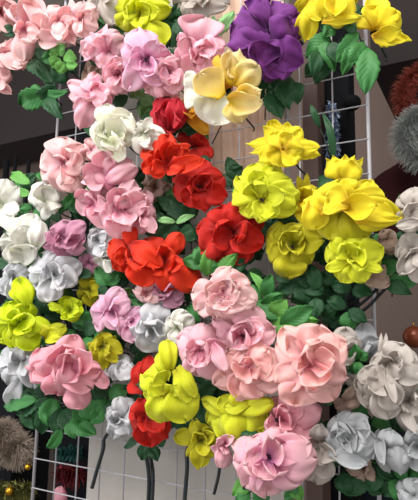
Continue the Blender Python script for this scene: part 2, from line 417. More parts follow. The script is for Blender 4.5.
# pleated beige cloth hung over the upper part of the board
V, Fc, U = [], [], []
ca = P(176, 120, -.018); cb = P(284, 120, -.018); cz0 = P(230, 182, -.018).z; cz1 = P(230, -40, -.018).z
for i in range(81):
    x = ca.x+(cb.x-ca.x)*i/80
    for j in range(25):
        q = j/24; V.append(Vector((x, .0175+.0065*math.sin(i*.42+1.2*math.sin(q*3))*(.5+.5*q)+.002*math.sin(i*1.1+q*4), cz0+(cz1-cz0)*q+.004*math.sin(i*.21)*(1-q))))
for i in range(80):
    for j in range(24): Fc.append((i*25+j, (i+1)*25+j, (i+1)*25+j+1, i*25+j+1))
o = mesh_obj('pleated_cloth', V, Fc, plain('beige_cloth', (214,186,166), .8, c2=(198,168,148), scale=8), thick=.001)
tag(o, 'beige pleated cloth hanging behind the grid at the top centre', 'cloth')
# the wire grid
g = thing('wire_grid_panel', 'white wire grid panel that all the flowers hang on', 'grid panel', (-6*CELL, 0, Z0-13*CELL-.0))
go = g.location.copy()
def wire(nm, a, b, r): tube(nm, [a, b], r, M_WIRE, g, 8, Vector(go))
zt, zb = Z0+7*CELL, Z0-13.6*CELL
for i in range(-12, 1):
    r = .0028 if i in (-12, 0) else .0013
    wire('frame_rod' if i in (-12, 0) else 'wire', Vector((i*CELL, 0, zb)), Vector((i*CELL, 0, zt)), r)
for j in range(-7, 14):
    r = .0028 if j in (-7,) else .0011
    wire('frame_rod' if j == -7 else 'wire', Vector((-12*CELL, -.0022, Z0-j*CELL)), Vector((0, -.0022, Z0-j*CELL)), r)

# tinsel
def tinsel(name, label, cat, C, path, mat, n, ln, wd, seed, spread=1.0, group=None, core=.004, mats=None):
    """strands standing out in all directions from a core line: one object"""
    rng = random.Random(seed); V, F = [], []
    L = len(path)
    for i in range(n):
        f = rng.random()*(L-1); k = int(f); p = path[k].lerp(path[min(k+1, L-1)], f-k)
        dv = Vector((rng.gauss(0,1), rng.gauss(0,1), rng.gauss(0,1))).normalized()
        s = dv.orthogonal().normalized()*wd*.5; l = ln*rng.uniform(.5, 1); bend = Vector((rng.gauss(0,1), rng.gauss(0,1), rng.gauss(0,1)))*l*.15
        m = p+dv*l*.5+bend*.5; t = p+dv*l+Vector((0,0,-l*.2))*spread
        o0 = len(V)
        for q, sc in ((p, 1), (m, 1), (t, .6)): V.append(q-s*sc-C); V.append(q+s*sc-C)
        F += [(o0, o0+1, o0+3, o0+2), (o0+2, o0+3, o0+5, o0+4)]
    o = mesh_obj(name, V, F, mat, smooth=False); o.location = C; tag(o, label, cat, group); return o
def ring(cx, cy, r, d, a0=0, a1=360, n=40):
    c = P(cx, cy, d); k = mpp(c)*r
    return c, [c + Vector((math.cos(math.radians(a0+(a1-a0)*i/n))*k, 0, math.sin(math.radians(a0+(a1-a0)*i/n))*k)) for i in range(n+1)]
T_RED = plain('tinsel_red_brown', (170,84,66), .5, .1, c2=(130,60,52), scale=30)
T_GREY = plain('tinsel_grey', (178,182,178), .6, .0, c2=(146,150,148), scale=30)
T_TEAL = plain('tinsel_teal', (60,120,110), .25, .8, c2=(30,60,60), scale=30)
T_DRED = plain('tinsel_dark_red', (120,36,44), .25, .8, c2=(60,16,22), scale=30)
T_FOIL = plain('foil_blue_silver', (200,214,236), .25, .7, c2=(90,110,150), scale=30)
T_BEIGE = plain('tinsel_beige', (160,142,126), .8, .0, c2=(124,112,100), scale=20)
T_GOLD = plain('gold_gloss', (214,170,50), .2, .9, c2=(170,120,30), scale=10)
c, p = ring(428, 92, 24, -.46)
tinsel('tinsel_wreath', 'fuzzy red-brown tinsel wreath high on the right', 'wreath', c, p, T_RED, 7500, .036, .0010, 3, group=None)
c, p = ring(428, 134, 22, -.40)
tinsel('tinsel_wreath', 'fuzzy grey tinsel wreath below the red-brown one', 'wreath', c, p, T_GREY, 11000, .040, .0011, 4)
# maroon round bundle under the wreaths
def blob(name, label, cat, C, rx, ry, rz, mat, seg=24, rings=14, lump=.05, seed=1, pleat=0):
    rng = random.Random(seed); V, F = [], []; ph = [rng.uniform(0, 6) for _ in range(4)]
    for i in range(rings+1):
        th = math.pi*i/rings
        for j in range(seg):
            a = 2*math.pi*j/seg; q = 1+lump*math.sin(3*a+ph[0]+th*2)+lump*.6*math.sin(5*th+ph[1]+a)+pleat*math.sin(12*a)*math.sin(th)
            V.append((rx*math.sin(th)*math.cos(a)*q, ry*math.sin(th)*math.sin(a)*q, rz*math.cos(th)*q))
    for i in range(rings):
        for j in range(seg): F.append((i*seg+j, (i+1)*seg+j, (i+1)*seg+(j+1) % seg, i*seg+(j+1) % seg))
    o = mesh_obj(name, V, F, mat); o.location = C
    return tag(o, label, cat) if label else o
c = P(402, 222, -.53); k = mpp(c)
blob('cloth_bundle', 'dark maroon rounded bundle behind the grid under the grey wreath', 'bundle', c, 42*k, .06, 58*k, plain('maroon_cloth', (62,26,28), .8, c2=(48,22,26), spec=.1), pleat=.01)
c = P(414, 337, -.3); k = mpp(c)
o = thing('christmas_bauble', 'dull orange-brown bauble hanging by the right edge behind the white flowers', 'ornament', c)
b_ = blob('ball', None, None, (0,0,0), 11*k, 11*k, 11*k, plain('bauble_rust', (140,70,44), .3, .3), lump=0); b_.parent = o
tube('hanger', [Vector((0,0,10*k)), Vector((0,0,15*k))], .0012, T_GOLD, o, 6)
c = P(352, 103, -.085); k = mpp(c)
tag(blob('round_knob', None, None, c, 9*k, .014, 8*k, M_BLACK, lump=0), 'black round knob behind the grid between the top right wires', 'knob')

# foil strips, tinsel behind the grid
c = P(330, 130, -.085); k = mpp(c)
pth = [P(332+3*math.sin(y), y, -.075) for y in range(106, 192, 4)]
tinsel('foil_garland', 'blue and silver foil garland hanging behind the right wires', 'garland', c, pth, T_FOIL, 1500, .014, .0032, 5)
pth = [P(x, 452+4*math.sin(x), -.035) for x in range(56, 82, 3)]
tinsel('tinsel_garland', 'teal tinsel garland behind the lower left grid cells', 'garland', pth[4], pth, T_TEAL, 420, .016, .0012, 6)
pth = [P(x, 474+7*math.sin(x*1.3), -.03) for x in range(58, 84, 2)]
tinsel('tinsel_garland', 'dark red tinsel garland hanging under the teal one', 'garland', pth[5], pth, T_DRED, 800, .018, .0012, 7)
c = P(60, 498, -.02); k = mpp(c)
blob('fabric_ball', 'pale pink rounded petal ball at the bottom behind the left grid wires', 'ornament', c, 8*k, .010, 11*k, FM['pale'], seed=4)
# left: poles and the decoration shelf
for (x, y0, w_, lab) in ((7, 160, 6, 'short black pole at the far left, shortest of three'), (16, 155, 3.5, 'thin black pole between the two others at the far left'), (29, 160, 4, 'black pole nearest the grid at the left')):
    tp = P(x, y0, -.7); k = mpp(tp)
    o = tube('display_pole', [Vector((tp.x, .7, 0)), Vector((tp.x, .7, tp.z))], w_*k/2, M_BLACK, None, 12, Vector((tp.x, .7, 0))); o.location = (tp.x, .7, 0)
    tag(o, lab, 'pole', 'black poles behind the left flowers')
a = P(0, 215, -.5); b = P(30, 215, -.5)
o = box('dark_display_case', (a.x-.5, .5, .0), (b.x-.0, .66, P(20, 222, -.5).z), M_BLACK); tag(o, 'dark display case behind the white flowers at the left edge', 'display case')
pth = [P(-14+i*4, 440+10*math.sin(i), -.38) for i in range(10)]
tinsel('tinsel_bundle', 'beige-grey fuzzy tinsel bundle at the bottom left beyond the grid', 'tinsel', pth[5], pth, T_BEIGE, 16000, .055, .0013, 8)
pth = [P(-8+i*3, 490+5*math.sin(i*2), -.30) for i in range(14)]
tinsel('tinsel_garland', 'glinting olive and gold tinsel garland in the bottom left corner', 'garland', pth[6], pth, plain('tinsel_olive', (110,104,50), .3, .7, c2=(50,60,30), scale=40), 1100, .03, .0016, 9)
for (x, y, r, lab) in ((28, 467, 3.2, 'small gold bauble beside the grid frame at the bottom left'), (10, 491, 4.5, 'larger gold bauble low in the bottom left corner')):
    c = P(x, y, -.285); k = mpp(c); o = thing('christmas_bauble', lab, 'ornament', c, 'gold baubles at the bottom left')
    b_ = blob('ball', None, None, (0,0,0), r*k, r*k, r*k, T_GOLD, lump=0, seg=16, rings=10); b_.parent = o
    tube('hanger', [Vector((0,0,r*k*.9)), Vector((0,0,r*k*1.4))], .0008, T_GOLD, o, 6)
a = P(-5, 400, -.45); b = P(33, 400, -.45)

# ------------------------------------------------------------ flowers (x, y of throat; petal tips)
GP, GY, GR, GW = 'pink artificial flowers on the grid', 'yellow artificial flowers on the grid', 'red artificial flowers on the grid', 'white artificial flowers on the grid'
def F(label, name, col, c, d, pet, **k):
    g_ = k.pop('group', None)
    if g_ is None:
        g_ = {'pale': GP, 'pink': GP, 'rose': GP, 'peach': GP, 'blend': GP, 'lilac': GP, 'mauve': GP, 'red': GR, 'orange': GR, 'crimson': GR,
              'yellow': GY, 'lemon': GY, 'lime': GY, 'olive': GY, 'white': GW, 'grey': GW, 'ash_dim': GW, 'cream': GW, 'bone': GW, 'beige': GW}.get(col)
    return flower(label, name, col, c, d, pet, group=g_, **k)

# --- top left, pale pink
F('pale pink lily cut by the left edge in the top corner', 'lily', 'pale', (0,14), 6, [(-14,2,18),(15,10,17),(10,29,15),(-10,30,16),(3,-6,18,'c')], leaves=0)
F('pale pink flower cut by the left edge, second down, above the dark beam', 'lily', 'pale', (-4,82), 4, [(8,72,14),(7,92,10),(-14,98,14)], leaves=0)
F('pale pink round blossom hanging left under the tall top left lily', 'lily', 'pale', (8,56), 5, [(20,42,14,'o'),(4,40,14),(-6,60,16),(21,66,24,'o',8,50),(6,68,18)])
F('large pale pink lily with long petals at the top left', 'lily', 'pale', (27,30), 8, [(10,0,15,'o'),(30,-4,22,'c'),(40,30,18,'o',30,-2),(15,18,16,'o',24,8),(24,57,21,'o',26,28),(37,33,14)], leaves=0)
F('salmon pink blossom with a round lower petal beside the large top left lily', 'lily', 'pale', (60,26), 8, [(45,10,20),(60,4,22),(76,14,20),(74,44,18,'p',62,22),(66,40,18,'o',60,18),(42,30,18,'c'),(36,40,17,'r',62,40)], leaves=0)
F('small pink rose between the salmon blossom and the yellow flower at the top', 'rose', 'pale', (82,20), 8, [(66,6,17),(82,1,18),(95,10,16),(94,26,14),(84,34,17),(70,30,16)], core=(82,20,9,4))
F('greyish white blossom hanging from the top edge left of the yellow one', 'lily', 'bone', (102,-4), 6, [(88,8,15),(116,10,15),(96,17,17),(108,18,16)])
F('bright yellow blossom at the top edge crossed by a grid wire', 'lily', 'lemon', (140,12), 6, [(114,0,18),(134,-8,22),(165,2,20),(168,10,18),(117,28,20),(130,32,18),(158,45,24,'o',148,18),(124,10,18,'c'),(150,2,16,'c')], leaves=0)
F('pink layered rose facing up right below the greyish white blossom', 'rose', 'pink', (106,50), 8, [(78,54,18),(92,60,18),(108,63,18),(122,42,18),(86,42,22),(96,30,22),(118,32,18),(84,50,16,'f'),(100,36,16,'c')])
F('pink rose with a full round cup left of the lilac pink hibiscus', 'rose', 'pink', (120,74), 8, [(106,62,22),(105,82,22),(118,92,22),(134,84,18),(112,58,18,'c')], core=(118,74,12,4))
F('tall lilac pink hibiscus with a dark throat near the top', 'hibiscus', 'lilac', (146,60), 11, [(168,52,22),(160,84,22,'o'),(136,25,26,'o'),(116,50,22),(128,88,20,'o'),(132,52,16,'c'),(148,76,16,'c')], st=(146,60,3,'d'))
F('deep pink rose behind the hibiscus, above the crimson bud', 'rose', 'pink', (168,74), 9, [(150,62,20),(146,92,22),(166,98,22),(182,88,20),(180,60,20),(164,48,22),(170,88,20,'c')], core=(168,74,13,4))
F('large pink blossom with an upright petal right of the deep pink rose', 'lily', 'pink', (198,50), 9, [(174,42,20),(178,66,24),(192,78,24),(216,72,22),(222,46,20),(203,16,38,'o'),(186,36,20,'c',190,66),(212,62,18,'c',205,38)], core=(206,54,9,3))
F('ragged lilac pink blossom with a notched left petal', 'lily', 'pink', (96,94), 7, [(69,84,13,'f'),(69,96,15,'f'),(82,78,12),(94,70,12,'o'),(112,92,16),(110,106,16),(84,128,20,'o'),(76,116,16),(104,112,16,'o',94,78)])
F('large greyish white flower hanging from the top edge in the middle', 'lily', 'bone', (196,-6), 4, [(172,4,18),(186,16,20),(206,18,22),(222,8,20),(196,10,18,'c')])

# --- vanilla and purple
F('vanilla yellow flower with cream petals in front of the purple one', 'hibiscus', 'vanilla', (226,90), 12, [(181,84,30,'o',214,94,'cream'),(212,124,34,'o',220,92,'cream'),(240,120,24,'o',236,100),(264,90,24,'c',234,102),(222,52,18,'s',230,88,'amber'),(238,50,22,'s',232,86),(257,66,24,'o',236,86),(230,52,16,'c',230,84,'vanilla'),(201,74,30,'c',222,98),(258,104,20,'r',228,100)],
  core=(234,70,9,3,'vanilla'), st=(243,94,5,'y'), group='vanilla and amber flowers', leaves=0, inner=0)
F('large purple flower at the top behind the vanilla one', 'rose', 'purple', (272,44), 8, [(244,74,30),(264,78,30),(284,76,30),(300,60,28),(300,12,28),(226,26,34),(242,4,40,'o',266,44),(272,-2,36,'o',272,34),(236,26,40,'o',268,42),(264,20,40,'s',256,50),(292,22,28,'s',272,42),(278,62,28,'o',258,46),(248,54,22,'r',280,50)], group='purple flower', inner=0, leaves=1)
F('amber petal blossom tucked under the vanilla flower', 'lily', 'amber', (188,104), 7, [(196,100,15),(204,134,14,'o'),(186,98,10),(192,122,12,'c')], group='vanilla and amber flowers', leaves=0)

# --- top right yellow
F('yellow tulip with long drooping petals at the top beside the purple flower', 'tulip', 'yellow', (312,-2), 7, [(298,12,14),(292,41,13,'o',312,4),(305,36,16,'o',314,0),(318,20,14)], leaves=0)
F('yellow cupped tulip with a flat lower petal at the top', 'tulip', 'yellow', (336,-6), 8, [(314,4,18,'s'),(358,0,18,'s'),(326,16,24,'s'),(344,20,24,'s'),(334,22,20,'c'),(361,19,9,'f',322,22)], leaves=0)
F('yellow tulip at the top right with one pointed petal curling right', 'tulip', 'yellow', (376,30), 7, [(376,-4,20),(364,12,24,'s'),(396,10,24,'s'),(380,6,32,'o'),(409,44,15,'p',372,35),(402,32,14,'c',374,37)], leaves=0)

# --- crimson / red
F('crimson rose bud standing upright above the orange-red cup', 'rose_bud', 'crimson', (168,118), 9, [(156,100,18,'s',170,130),(182,108,18,'s',168,132),(166,132,22,'s',166,96),(160,96,16,'o',168,128),(176,98,16,'o',170,130)], core=(168,110,11,4))
F('dark red blossom behind the cup, right of the crimson bud', 'rose', 'red', (196,148), 5, [(182,132,18),(204,136,18),(208,156,16),(190,164,18)])
F('orange-red cupped flower with a rolled rim below the crimson bud', 'hibiscus', 'orange', (164,162), 11, [(146,146,20),(172,134,20),(188,150,18),(150,156,20,'c',166,170),(174,142,18,'c',168,168),(183,146,16,'c',166,166),(141,166,14,'r',160,166),(150,172,16,'r',168,166),(197,160,15,'r',168,168)])
F('red rose in the middle of the red group', 'rose', 'red', (200,186), 9, [(174,170,22),(172,190,22),(196,160,24),(222,176,24),(224,196,20),(206,208,20),(184,204,20),(192,176,18,'c'),(214,174,18,'c')], core=(202,184,10,4))
F('large deep red flower with a small rolled bud petal below the red rose', 'hibiscus', 'red', (232,232), 9, [(196,232,24),(262,212,26),(262,244,26),(244,262,24),(216,262,24),(222,202,30,'o'),(240,200,22),(200,252,28,'o',226,232),(212,242,24,'c')], core=(238,240,8,3,'orange'))
F('orange-red ruffled flower with an upright narrow petal at the left of the red group', 'lily', 'orange', (130,258), 11, [(127,224,13,'o',132,252),(108,246,18,'f'),(112,264,16,'f'),(124,272,18,'f'),(160,262,18,'o',130,244),(146,285,26,'o',138,256),(116,252,16,'c'),(128,262,16,'c')], core=(120,256,8,3))
F('red flower with a folded centre above the mauve one', 'hibiscus', 'orange', (164,262), 9, [(144,238,24),(180,232,18),(196,284,26,'o'),(172,288,22),(150,274,22),(176,256,22,'c'),(150,258,20,'c')])
F('small red bud petals low behind the large deep red flower', 'rose', 'red', (216,262), 4, [(204,252,18),(228,272,18),(212,276,18)])

# --- left pink / white
F('pale pink lily with broad petals against the dark wall at left', 'lily', 'pale', (66,164), 9, [(80,146,22),(62,136,30),(42,152,24),(40,168,26),(60,190,24),(74,188,22,'s'),(82,166,20)], leaves=0)
F('cream white rose with greenish cup above the pink group', 'rose', 'cream', (112,132), 12, [(94,120,24),(96,142,26),(110,104,28),(130,114,24),(132,134,24),(98,150,20,'c'),(128,142,22,'c',108,150),(118,152,22,'c'),(104,122,24,'c',114,140),(122,118,20,'c',112,140)], core=(113,128,19,5))
F('white ruffled flower right of the cream rose', 'lily', 'white', (144,134), 10, [(132,142,18),(140,120,18),(156,122,16),(162,134,14),(154,146,16),(140,154,18)])
F('coral pink tulip under the cream rose', 'tulip', 'pink', (108,182), 11, [(84,174,20),(132,162,18),(94,158,22,'s'),(120,158,24,'s'),(104,150,22,'c'),(98,164,18,'s',112,188),(132,168,16,'s',104,184),(84,180,24,'c',108,172)])
F('small pale pink petals left of the cream rose', 'lily', 'pale', (92,150), 8, [(84,158,14),(82,146,12),(94,140,14),(100,158,14)])
F('lilac pink blossom left below the coral tulip', 'lily', 'pink', (94,204), 9, [(77,200,24,'c',98,206),(88,188,18),(104,186,16),(94,222,18),(104,228,18),(106,204,16)])
F('pink cupped flower directly above the orange-red ruffled one', 'rose', 'pink', (120,210), 11, [(104,206,22),(140,190,20),(132,180,20),(146,198,22),(106,228,24),(120,238,24),(116,186,22,'c'),(128,226,22,'c'),(110,218,22,'c'),(126,200,20,'s')], core=(119,210,9,3))
F('narrow pink petals right of the pink cupped flower', 'lily', 'pink', (140,216), 9, [(146,190,18),(152,216,16),(140,234,20),(154,230,12),(150,205,18)])
F('white cupped flower with frilled rim near the left', 'tulip', 'white', (44,202), 9, [(30,188,18),(44,178,22),(57,190,18),(34,208,18,'s'),(52,212,20,'s'),(42,184,20,'c'),(48,212,20,'c')])
F('white flower cut by the left edge beside the leaves', 'tulip', 'white', (4,206), 8, [(-6,182,18),(6,178,18),(18,190,16),(18,210,14,'s'),(10,228,16),(-8,222,16)])
F('ivory rose with folded rims at the left edge below the white ones', 'rose', 'white', (24,242), 10, [(4,232,24),(14,216,24),(34,214,22),(43,230,16,'s'),(4,252,22),(8,262,20,'c'),(32,250,20,'r',12,256),(40,222,16,'s',34,250),(16,240,22,'c'),(20,226,22,'c',24,250)])
F('mauve rose between the ivory rose and the pink cup', 'rose', 'mauve', (64,240), 10, [(42,244,22),(48,256,20),(66,258,22),(82,246,20),(84,228,18),(62,220,22),(50,232,20,'c'),(70,252,20,'c')], core=(62,238,9,3))
F('pale grey rounded petal blossom under the lilac pink one', 'lily', 'grey', (98,240), 9, [(84,236,26,'o',104,244),(84,250,22,'o',104,240),(96,230,18),(104,256,16),(112,240,16)])
F('dusty mauve petals at the left of the orange ruffled flower', 'lily', 'mauve', (90,262), 7, [(76,266,12),(94,272,12),(100,258,14),(82,256,10)])
F('large bluish white rose under the mauve one', 'rose', 'grey', (54,274), 10, [(28,266,26),(36,256,24),(60,252,24),(76,262,22),(72,284,22),(32,284,24),(50,302,22,'o',52,278),(44,268,22,'c'),(64,270,22,'c')], core=(56,274,9,3))
F('bluish white petals at the far left edge above the yellow bunch', 'lily', 'grey', (14,278), 8, [(2,272,16),(0,292,16),(16,262,16),(24,268,14),(12,298,14)])
F('white petals beside the red cups behind the orange ruffled flower', 'lily', 'white', (108,256), 8, [(98,266,14),(102,248,14),(112,270,12)])

# --- lime bunch left
F('large lime yellow flower at the left edge', 'lily', 'lime', (20,322), 10, [(-4,318,24,'f'),(0,338,24,'f'),(12,348,22,'f'),(34,350,22,'f'),(44,330,20,'f'),(30,304,20,'f'),(8,304,22,'f'),(22,276,18,'o',28,308),(16,286,14,'f',24,306),(24,312,20,'c'),(14,330,20,'c'),(30,334,18,'c')])
F('lime yellow single petal blossom between the left bunch and the pink peony', 'lily', 'lemon', (48,336), 9, [(62,325,16,'o',44,340),(58,336,14),(44,326,10)])
F('ruffled lime yellow flower right of the large one at left', 'lily', 'lime', (70,310), 8, [(58,302,16,'f'),(66,296,14,'f'),(80,302,14,'f'),(82,316,14,'f'),(70,322,16,'f'),(46,306,7,'o')])
F('olive yellow bud behind the leaves under the bluish white rose', 'rose', 'olive', (90,290), 6, [(78,284,16),(80,302,16),(96,304,16),(102,288,14),(88,276,16),(90,298,14,'c')])
F('olive yellow drooping flower above the grey bud', 'lily', 'olive', (104,346), 8, [(86,352,12,'o'),(96,338,16),(112,336,14),(121,350,12),(94,362,9,'o'),(106,368,13,'o'),(116,358,11,'o')])

# --- big pink peony lower left
F('large pink peony at the lower left', 'peony', 'rose', (62,368), 12, [(76,338,26,'o'),(24,364,20,'o'),(22,376,18),(44,396,16,'o'),(96,372,22),(90,384,24),(80,408,22,'o',72,380),(58,396,28),(40,346,26,'o',54,372),(62,344,28,'c'),(34,374,20,'c'),(82,356,26,'c',64,378),(46,382,24,'s',58,352),(72,390,26,'s',70,356),(92,350,22,'c',76,372)], core=(68,364,12,4))
F('dull pink petals in shade right of the large peony', 'lily', 'rose', (94,370), 7, [(86,362,14),(102,364,16),(106,386,12),(96,376,14)])
F('white drooping lily left of the large peony', 'lily', 'grey', (20,362), 8, [(0,354,18),(-4,372,22),(8,386,20,'o'),(32,386,16,'o',24,356),(8,404,13,'o',22,376),(26,350,18)])

# --- lilac middle
F('lilac flower with broad left petal above the olive drooping one', 'hibiscus', 'lilac', (112,312), 9, [(92,324,22,'o'),(100,296,24,'o'),(120,288,20),(128,304,18),(118,326,20)])
F('small ruffled lilac flower beside the broad petalled lilac one', 'carnation', 'lilac', (132,322), 9, [(120,314,16,'f'),(132,306,16,'f'),(146,312,16,'f'),(146,326,16,'f'),(134,342,20,'f'),(120,334,16,'f'),(128,318,12,'c'),(138,326,12,'c')], core=(132,322,7,3))
F('mauve flower under the red folded one', 'lily', 'mauve', (164,292), 8, [(144,292,18),(160,278,22),(182,288,20),(178,304,18),(160,308,16),(150,300,18),(168,298,14,'c')])
F('pale pink petals left of the mauve flower under the orange one', 'lily', 'pale', (146,292), 9, [(133,288,12),(140,300,14),(158,300,14),(150,286,12)])
F('large cool white petals left of the white bud in the middle', 'lily', 'grey', (152,330), 10, [(136,340,26,'o'),(158,301,26,'o'),(146,352,24),(166,336,18),(140,320,20),(158,318,22,'c')])
F('white bud beside the pink roses in the middle', 'rose_bud', 'white', (178,328), 11, [(166,342,16,'s',180,312),(184,311,18,'o'),(191,318,14,'o'),(172,316,14),(176,344,16),(182,322,14,'c')])
F('grey white bud under the olive drooping flower', 'rose_bud', 'grey', (120,368), 8, [(108,364,14,'s',122,378),(120,355,18,'o',122,380),(132,364,16,'s',122,380),(114,380,16,'o',122,362),(127,380,16,'o',122,362)], core=(120,368,8,3))
F('white bud on a long dark stem hanging low left of the red flower', 'rose_bud', 'grey', (121,418), 8, [(130,402,18),(106,418,18),(112,438,16),(128,434,18),(136,416,16),(112,406,16),(120,398,14)], core=(116,420,9,3), stem=(2.0, .0032, [(106,436),(103,450),(97,470),(92,488)]), leaves=0)

# --- front red / lemon
F('red flower behind the front lemon yellow one', 'rose', 'red', (150,416), 10, [(138,362,20,'o',146,392),(131,380,16,'o',146,394),(148,356,14,'o',148,388),(132,406,22),(133,432,22),(150,446,24),(166,438,20),(170,420,20),(140,398,22),(158,402,22),(138,424,20,'c'),(160,434,18,'c')], core=(150,420,10,4), stem=(1.5, .003, [(150,450),(153,476),(151,520)]), inner=0, leaves=0)
F('large lemon yellow flower in front of the red one', 'lily', 'lemon', (166,382), 14, [(166,340,18,'o',170,372),(160,352,16,'f',168,376),(141,372,26,'o'),(144,394,26,'o'),(162,424,30,'o',164,386),(186,420,30,'o',176,384),(197,394,12,'o',178,366),(190,398,14,'o',174,370),(158,372,20,'c'),(150,384,18,'c',166,392),(176,384,16,'c',168,394)], inner=0)
F('golden yellow rose seen from the side at the bottom centre', 'rose', 'lemon', (236,414), 12, [(206,420,22,'s'),(268,418,22,'s'),(220,438,26,'s',232,406),(246,444,30,'s',238,404),(262,432,22,'s',244,406),(232,440,26,'s',236,404),(202,404,14,'f'),(222,396,18,'f'),(246,396,22,'f'),(272,402,14,'f'),(226,408,12,'f',250,404)], leaves=1, inner=0)
F('small yellow side-on blossom left of the golden yellow rose', 'lily', 'olive', (202,440), 10, [(177,434,14,'f'),(194,420,16),(216,430,18,'f',204,444),(190,448,14),(188,458,9),(200,468,16,'o',204,440),(212,456,16,'o'),(204,432,14,'c')], stem=(1.6, .0032, [(188,448),(187,470),(183,520)]), leaves=0)

# --- front pink cluster
F('pink rose facing the viewer, topmost of the front pink cluster', 'rose', 'pale', (224,294), 15, [(190,294,24),(196,312,22),(210,276,28),(232,268,28),(250,284,24),(254,302,22),(236,312,24),(216,318,26),(206,298,26,'c'),(222,280,28,'c'),(240,290,24,'c'),(240,306,12,'r',214,308),(214,310,20,'c')], core=(226,294,12,4,'peach'), tilt=(-.1,.1))
F('butterfly shaped pink flower with a dark stem centre under the top rose', 'lily', 'pink', (243,334), 13, [(206,330,20,'o'),(226,308,14,'o',210,310),(214,316,16,'o'),(228,346,22),(262,348,26),(272,328,28),(254,308,30,'o'),(248,318,20,'c')], st=(243,336,2.2,'d'))
F('pink rose at the left of the front pink cluster', 'rose', 'pink', (200,352), 14, [(176,340,24),(184,330,24),(204,326,24),(226,346,20),(218,372,26),(196,376,24),(182,366,22),(186,352,22,'c'),(208,366,22,'c'),(222,368,12,'r',212,340)], core=(198,356,12,4,'blend'))
F('ruffled peach pink flower in the middle of the front cluster', 'rose', 'peach', (248,366), 14, [(216,386,24,'f'),(222,368,22,'f'),(234,396,24,'f'),(260,398,26,'f'),(226,352,24,'f'),(280,384,26,'f'),(284,362,26,'f'),(268,350,24,'f'),(246,350,24,'f'),(264,380,24,'f',252,360),(238,378,22,'c'),(262,366,20,'c'),(244,358,16,'r')])
F('big peach pink rose at the right of the front cluster', 'rose', 'peach', (310,364), 15, [(274,340,28,'o'),(284,328,28),(322,326,36),(344,344,28),(346,378,26),(334,398,30,'o'),(296,406,34,'o',302,376),(276,386,26),(286,352,34,'o',306,352),(296,378,30,'o'),(322,340,30,'c',318,366),(338,362,24,'c'),(320,388,26,'c'),(300,358,22,'c')], core=(320,364,13,5))
F('rose pink flower with a dark eye under the big peach rose', 'hibiscus', 'rose', (280,420), 12, [(278,396,24),(300,396,26),(318,410,24),(314,430,24),(296,434,20),(268,432,16),(290,412,20,'c')], st=(277,420,3,'d'))
F('large pink flower with a dark eye at the bottom', 'hibiscus', 'blend', (268,458), 15, [(230,446,22),(232,462,22),(252,436,24),(280,430,24),(306,440,26),(312,462,30,'o'),(300,482,26),(266,497,28,'o'),(244,488,24),(254,452,20,'c'),(284,446,22,'c'),(262,480,22,'c')], st=(268,457,4,'d'))
F('small pink petals left behind the bottom pink flower', 'lily', 'pink', (224,444), 12, [(218,458,18,'o'),(222,468,16,'o'),(218,440,14)], stem=(3.0, .0024, [(221,462),(218,478),(214,494)]), leaves=0)

# --- yellow right
F('bright yellow frilled lily above the lemon one at centre right', 'lily', 'yellow', (284,148), 11, [(270,122,14,'f'),(286,122,15,'p'),(302,130,14,'f'),(320,154,17,'p'),(248,141,14,'p'),(250,150,10,'p'),(262,128,15,'p'),(260,160,18,'f'),(276,166,22,'f'),(298,164,20,'f'),(310,142,16,'p'),(318,150,12,'f'),(274,132,18,'f'),(292,136,18,'f'),(304,150,18,'p')], inner=0, leaves=0)
F('lemon yellow frilled flower right of the red rose', 'hibiscus', 'lemon', (262,198), 11, [(240,174,22),(256,162,24),(278,166,24),(230,192,24),(238,208,22),(288,178,24),(296,190,24),(294,208,24,'o'),(260,218,18,'o',268,200),(248,216,14,'o',262,202),(276,216,16,'o',262,204),(255,170,18,'c'),(264,176,12,'c',258,198)], st=(262,200,2.4,'d'))
F('pointed yellow tulip sticking up in front of the foil garland', 'tulip', 'yellow', (343,184), 9, [(326,160,14,'p'),(334,156,14,'p'),(346,155,14,'p'),(356,157,12,'p'),(364,160,10,'p'),(336,160,22,'s'),(356,162,22,'s')], leaves=0)
F('large bright yellow rose seen from the side at right', 'rose', 'yellow', (342,206), 12, [(372,180,18,'o',362,204),(330,240,26,'o',336,206,'olive'),(360,238,30,'o',348,204,'olive'),(388,226,28,'s',350,202),(316,186,24),(338,178,30,'o'),(362,186,32,'o'),(384,200,24),(400,216,20),(398,218,12,'f',356,222),(304,200,16,'o',322,214),(318,228,24,'o',312,200),(345,206,8,'f',320,214),(376,206,22,'c'),(326,196,26,'o',350,206)], inner=0)
F('two yellow petal points rising left of the large side-on rose', 'lily', 'yellow', (304,200), 8, [(298,176,8,'p'),(308,174,9,'p'),(300,214,20),(310,224,18),(316,190,16)], leaves=0)
F('olive yellow flower under the lemon frilled one', 'hibiscus', 'olive', (292,244), 9, [(264,230,26),(266,252,26),(282,226,24),(312,230,26),(322,240,22),(310,260,20),(288,278,28,'o',292,250),(272,262,22),(300,230,22,'c'),(278,242,20,'c')], st=(292,247,2.2,'d'))
F('lemon yellow cup under the large side-on rose', 'rose', 'lemon', (352,258), 11, [(326,246,26),(328,262,24),(340,234,26),(364,234,28),(382,248,24),(378,264,20),(342,282,20,'o'),(366,280,20,'o',352,260),(384,268,9,'f',346,262),(344,246,24,'c'),(364,248,24,'c'),(326,268,10,'f',350,262)], core=(353,254,10,3))

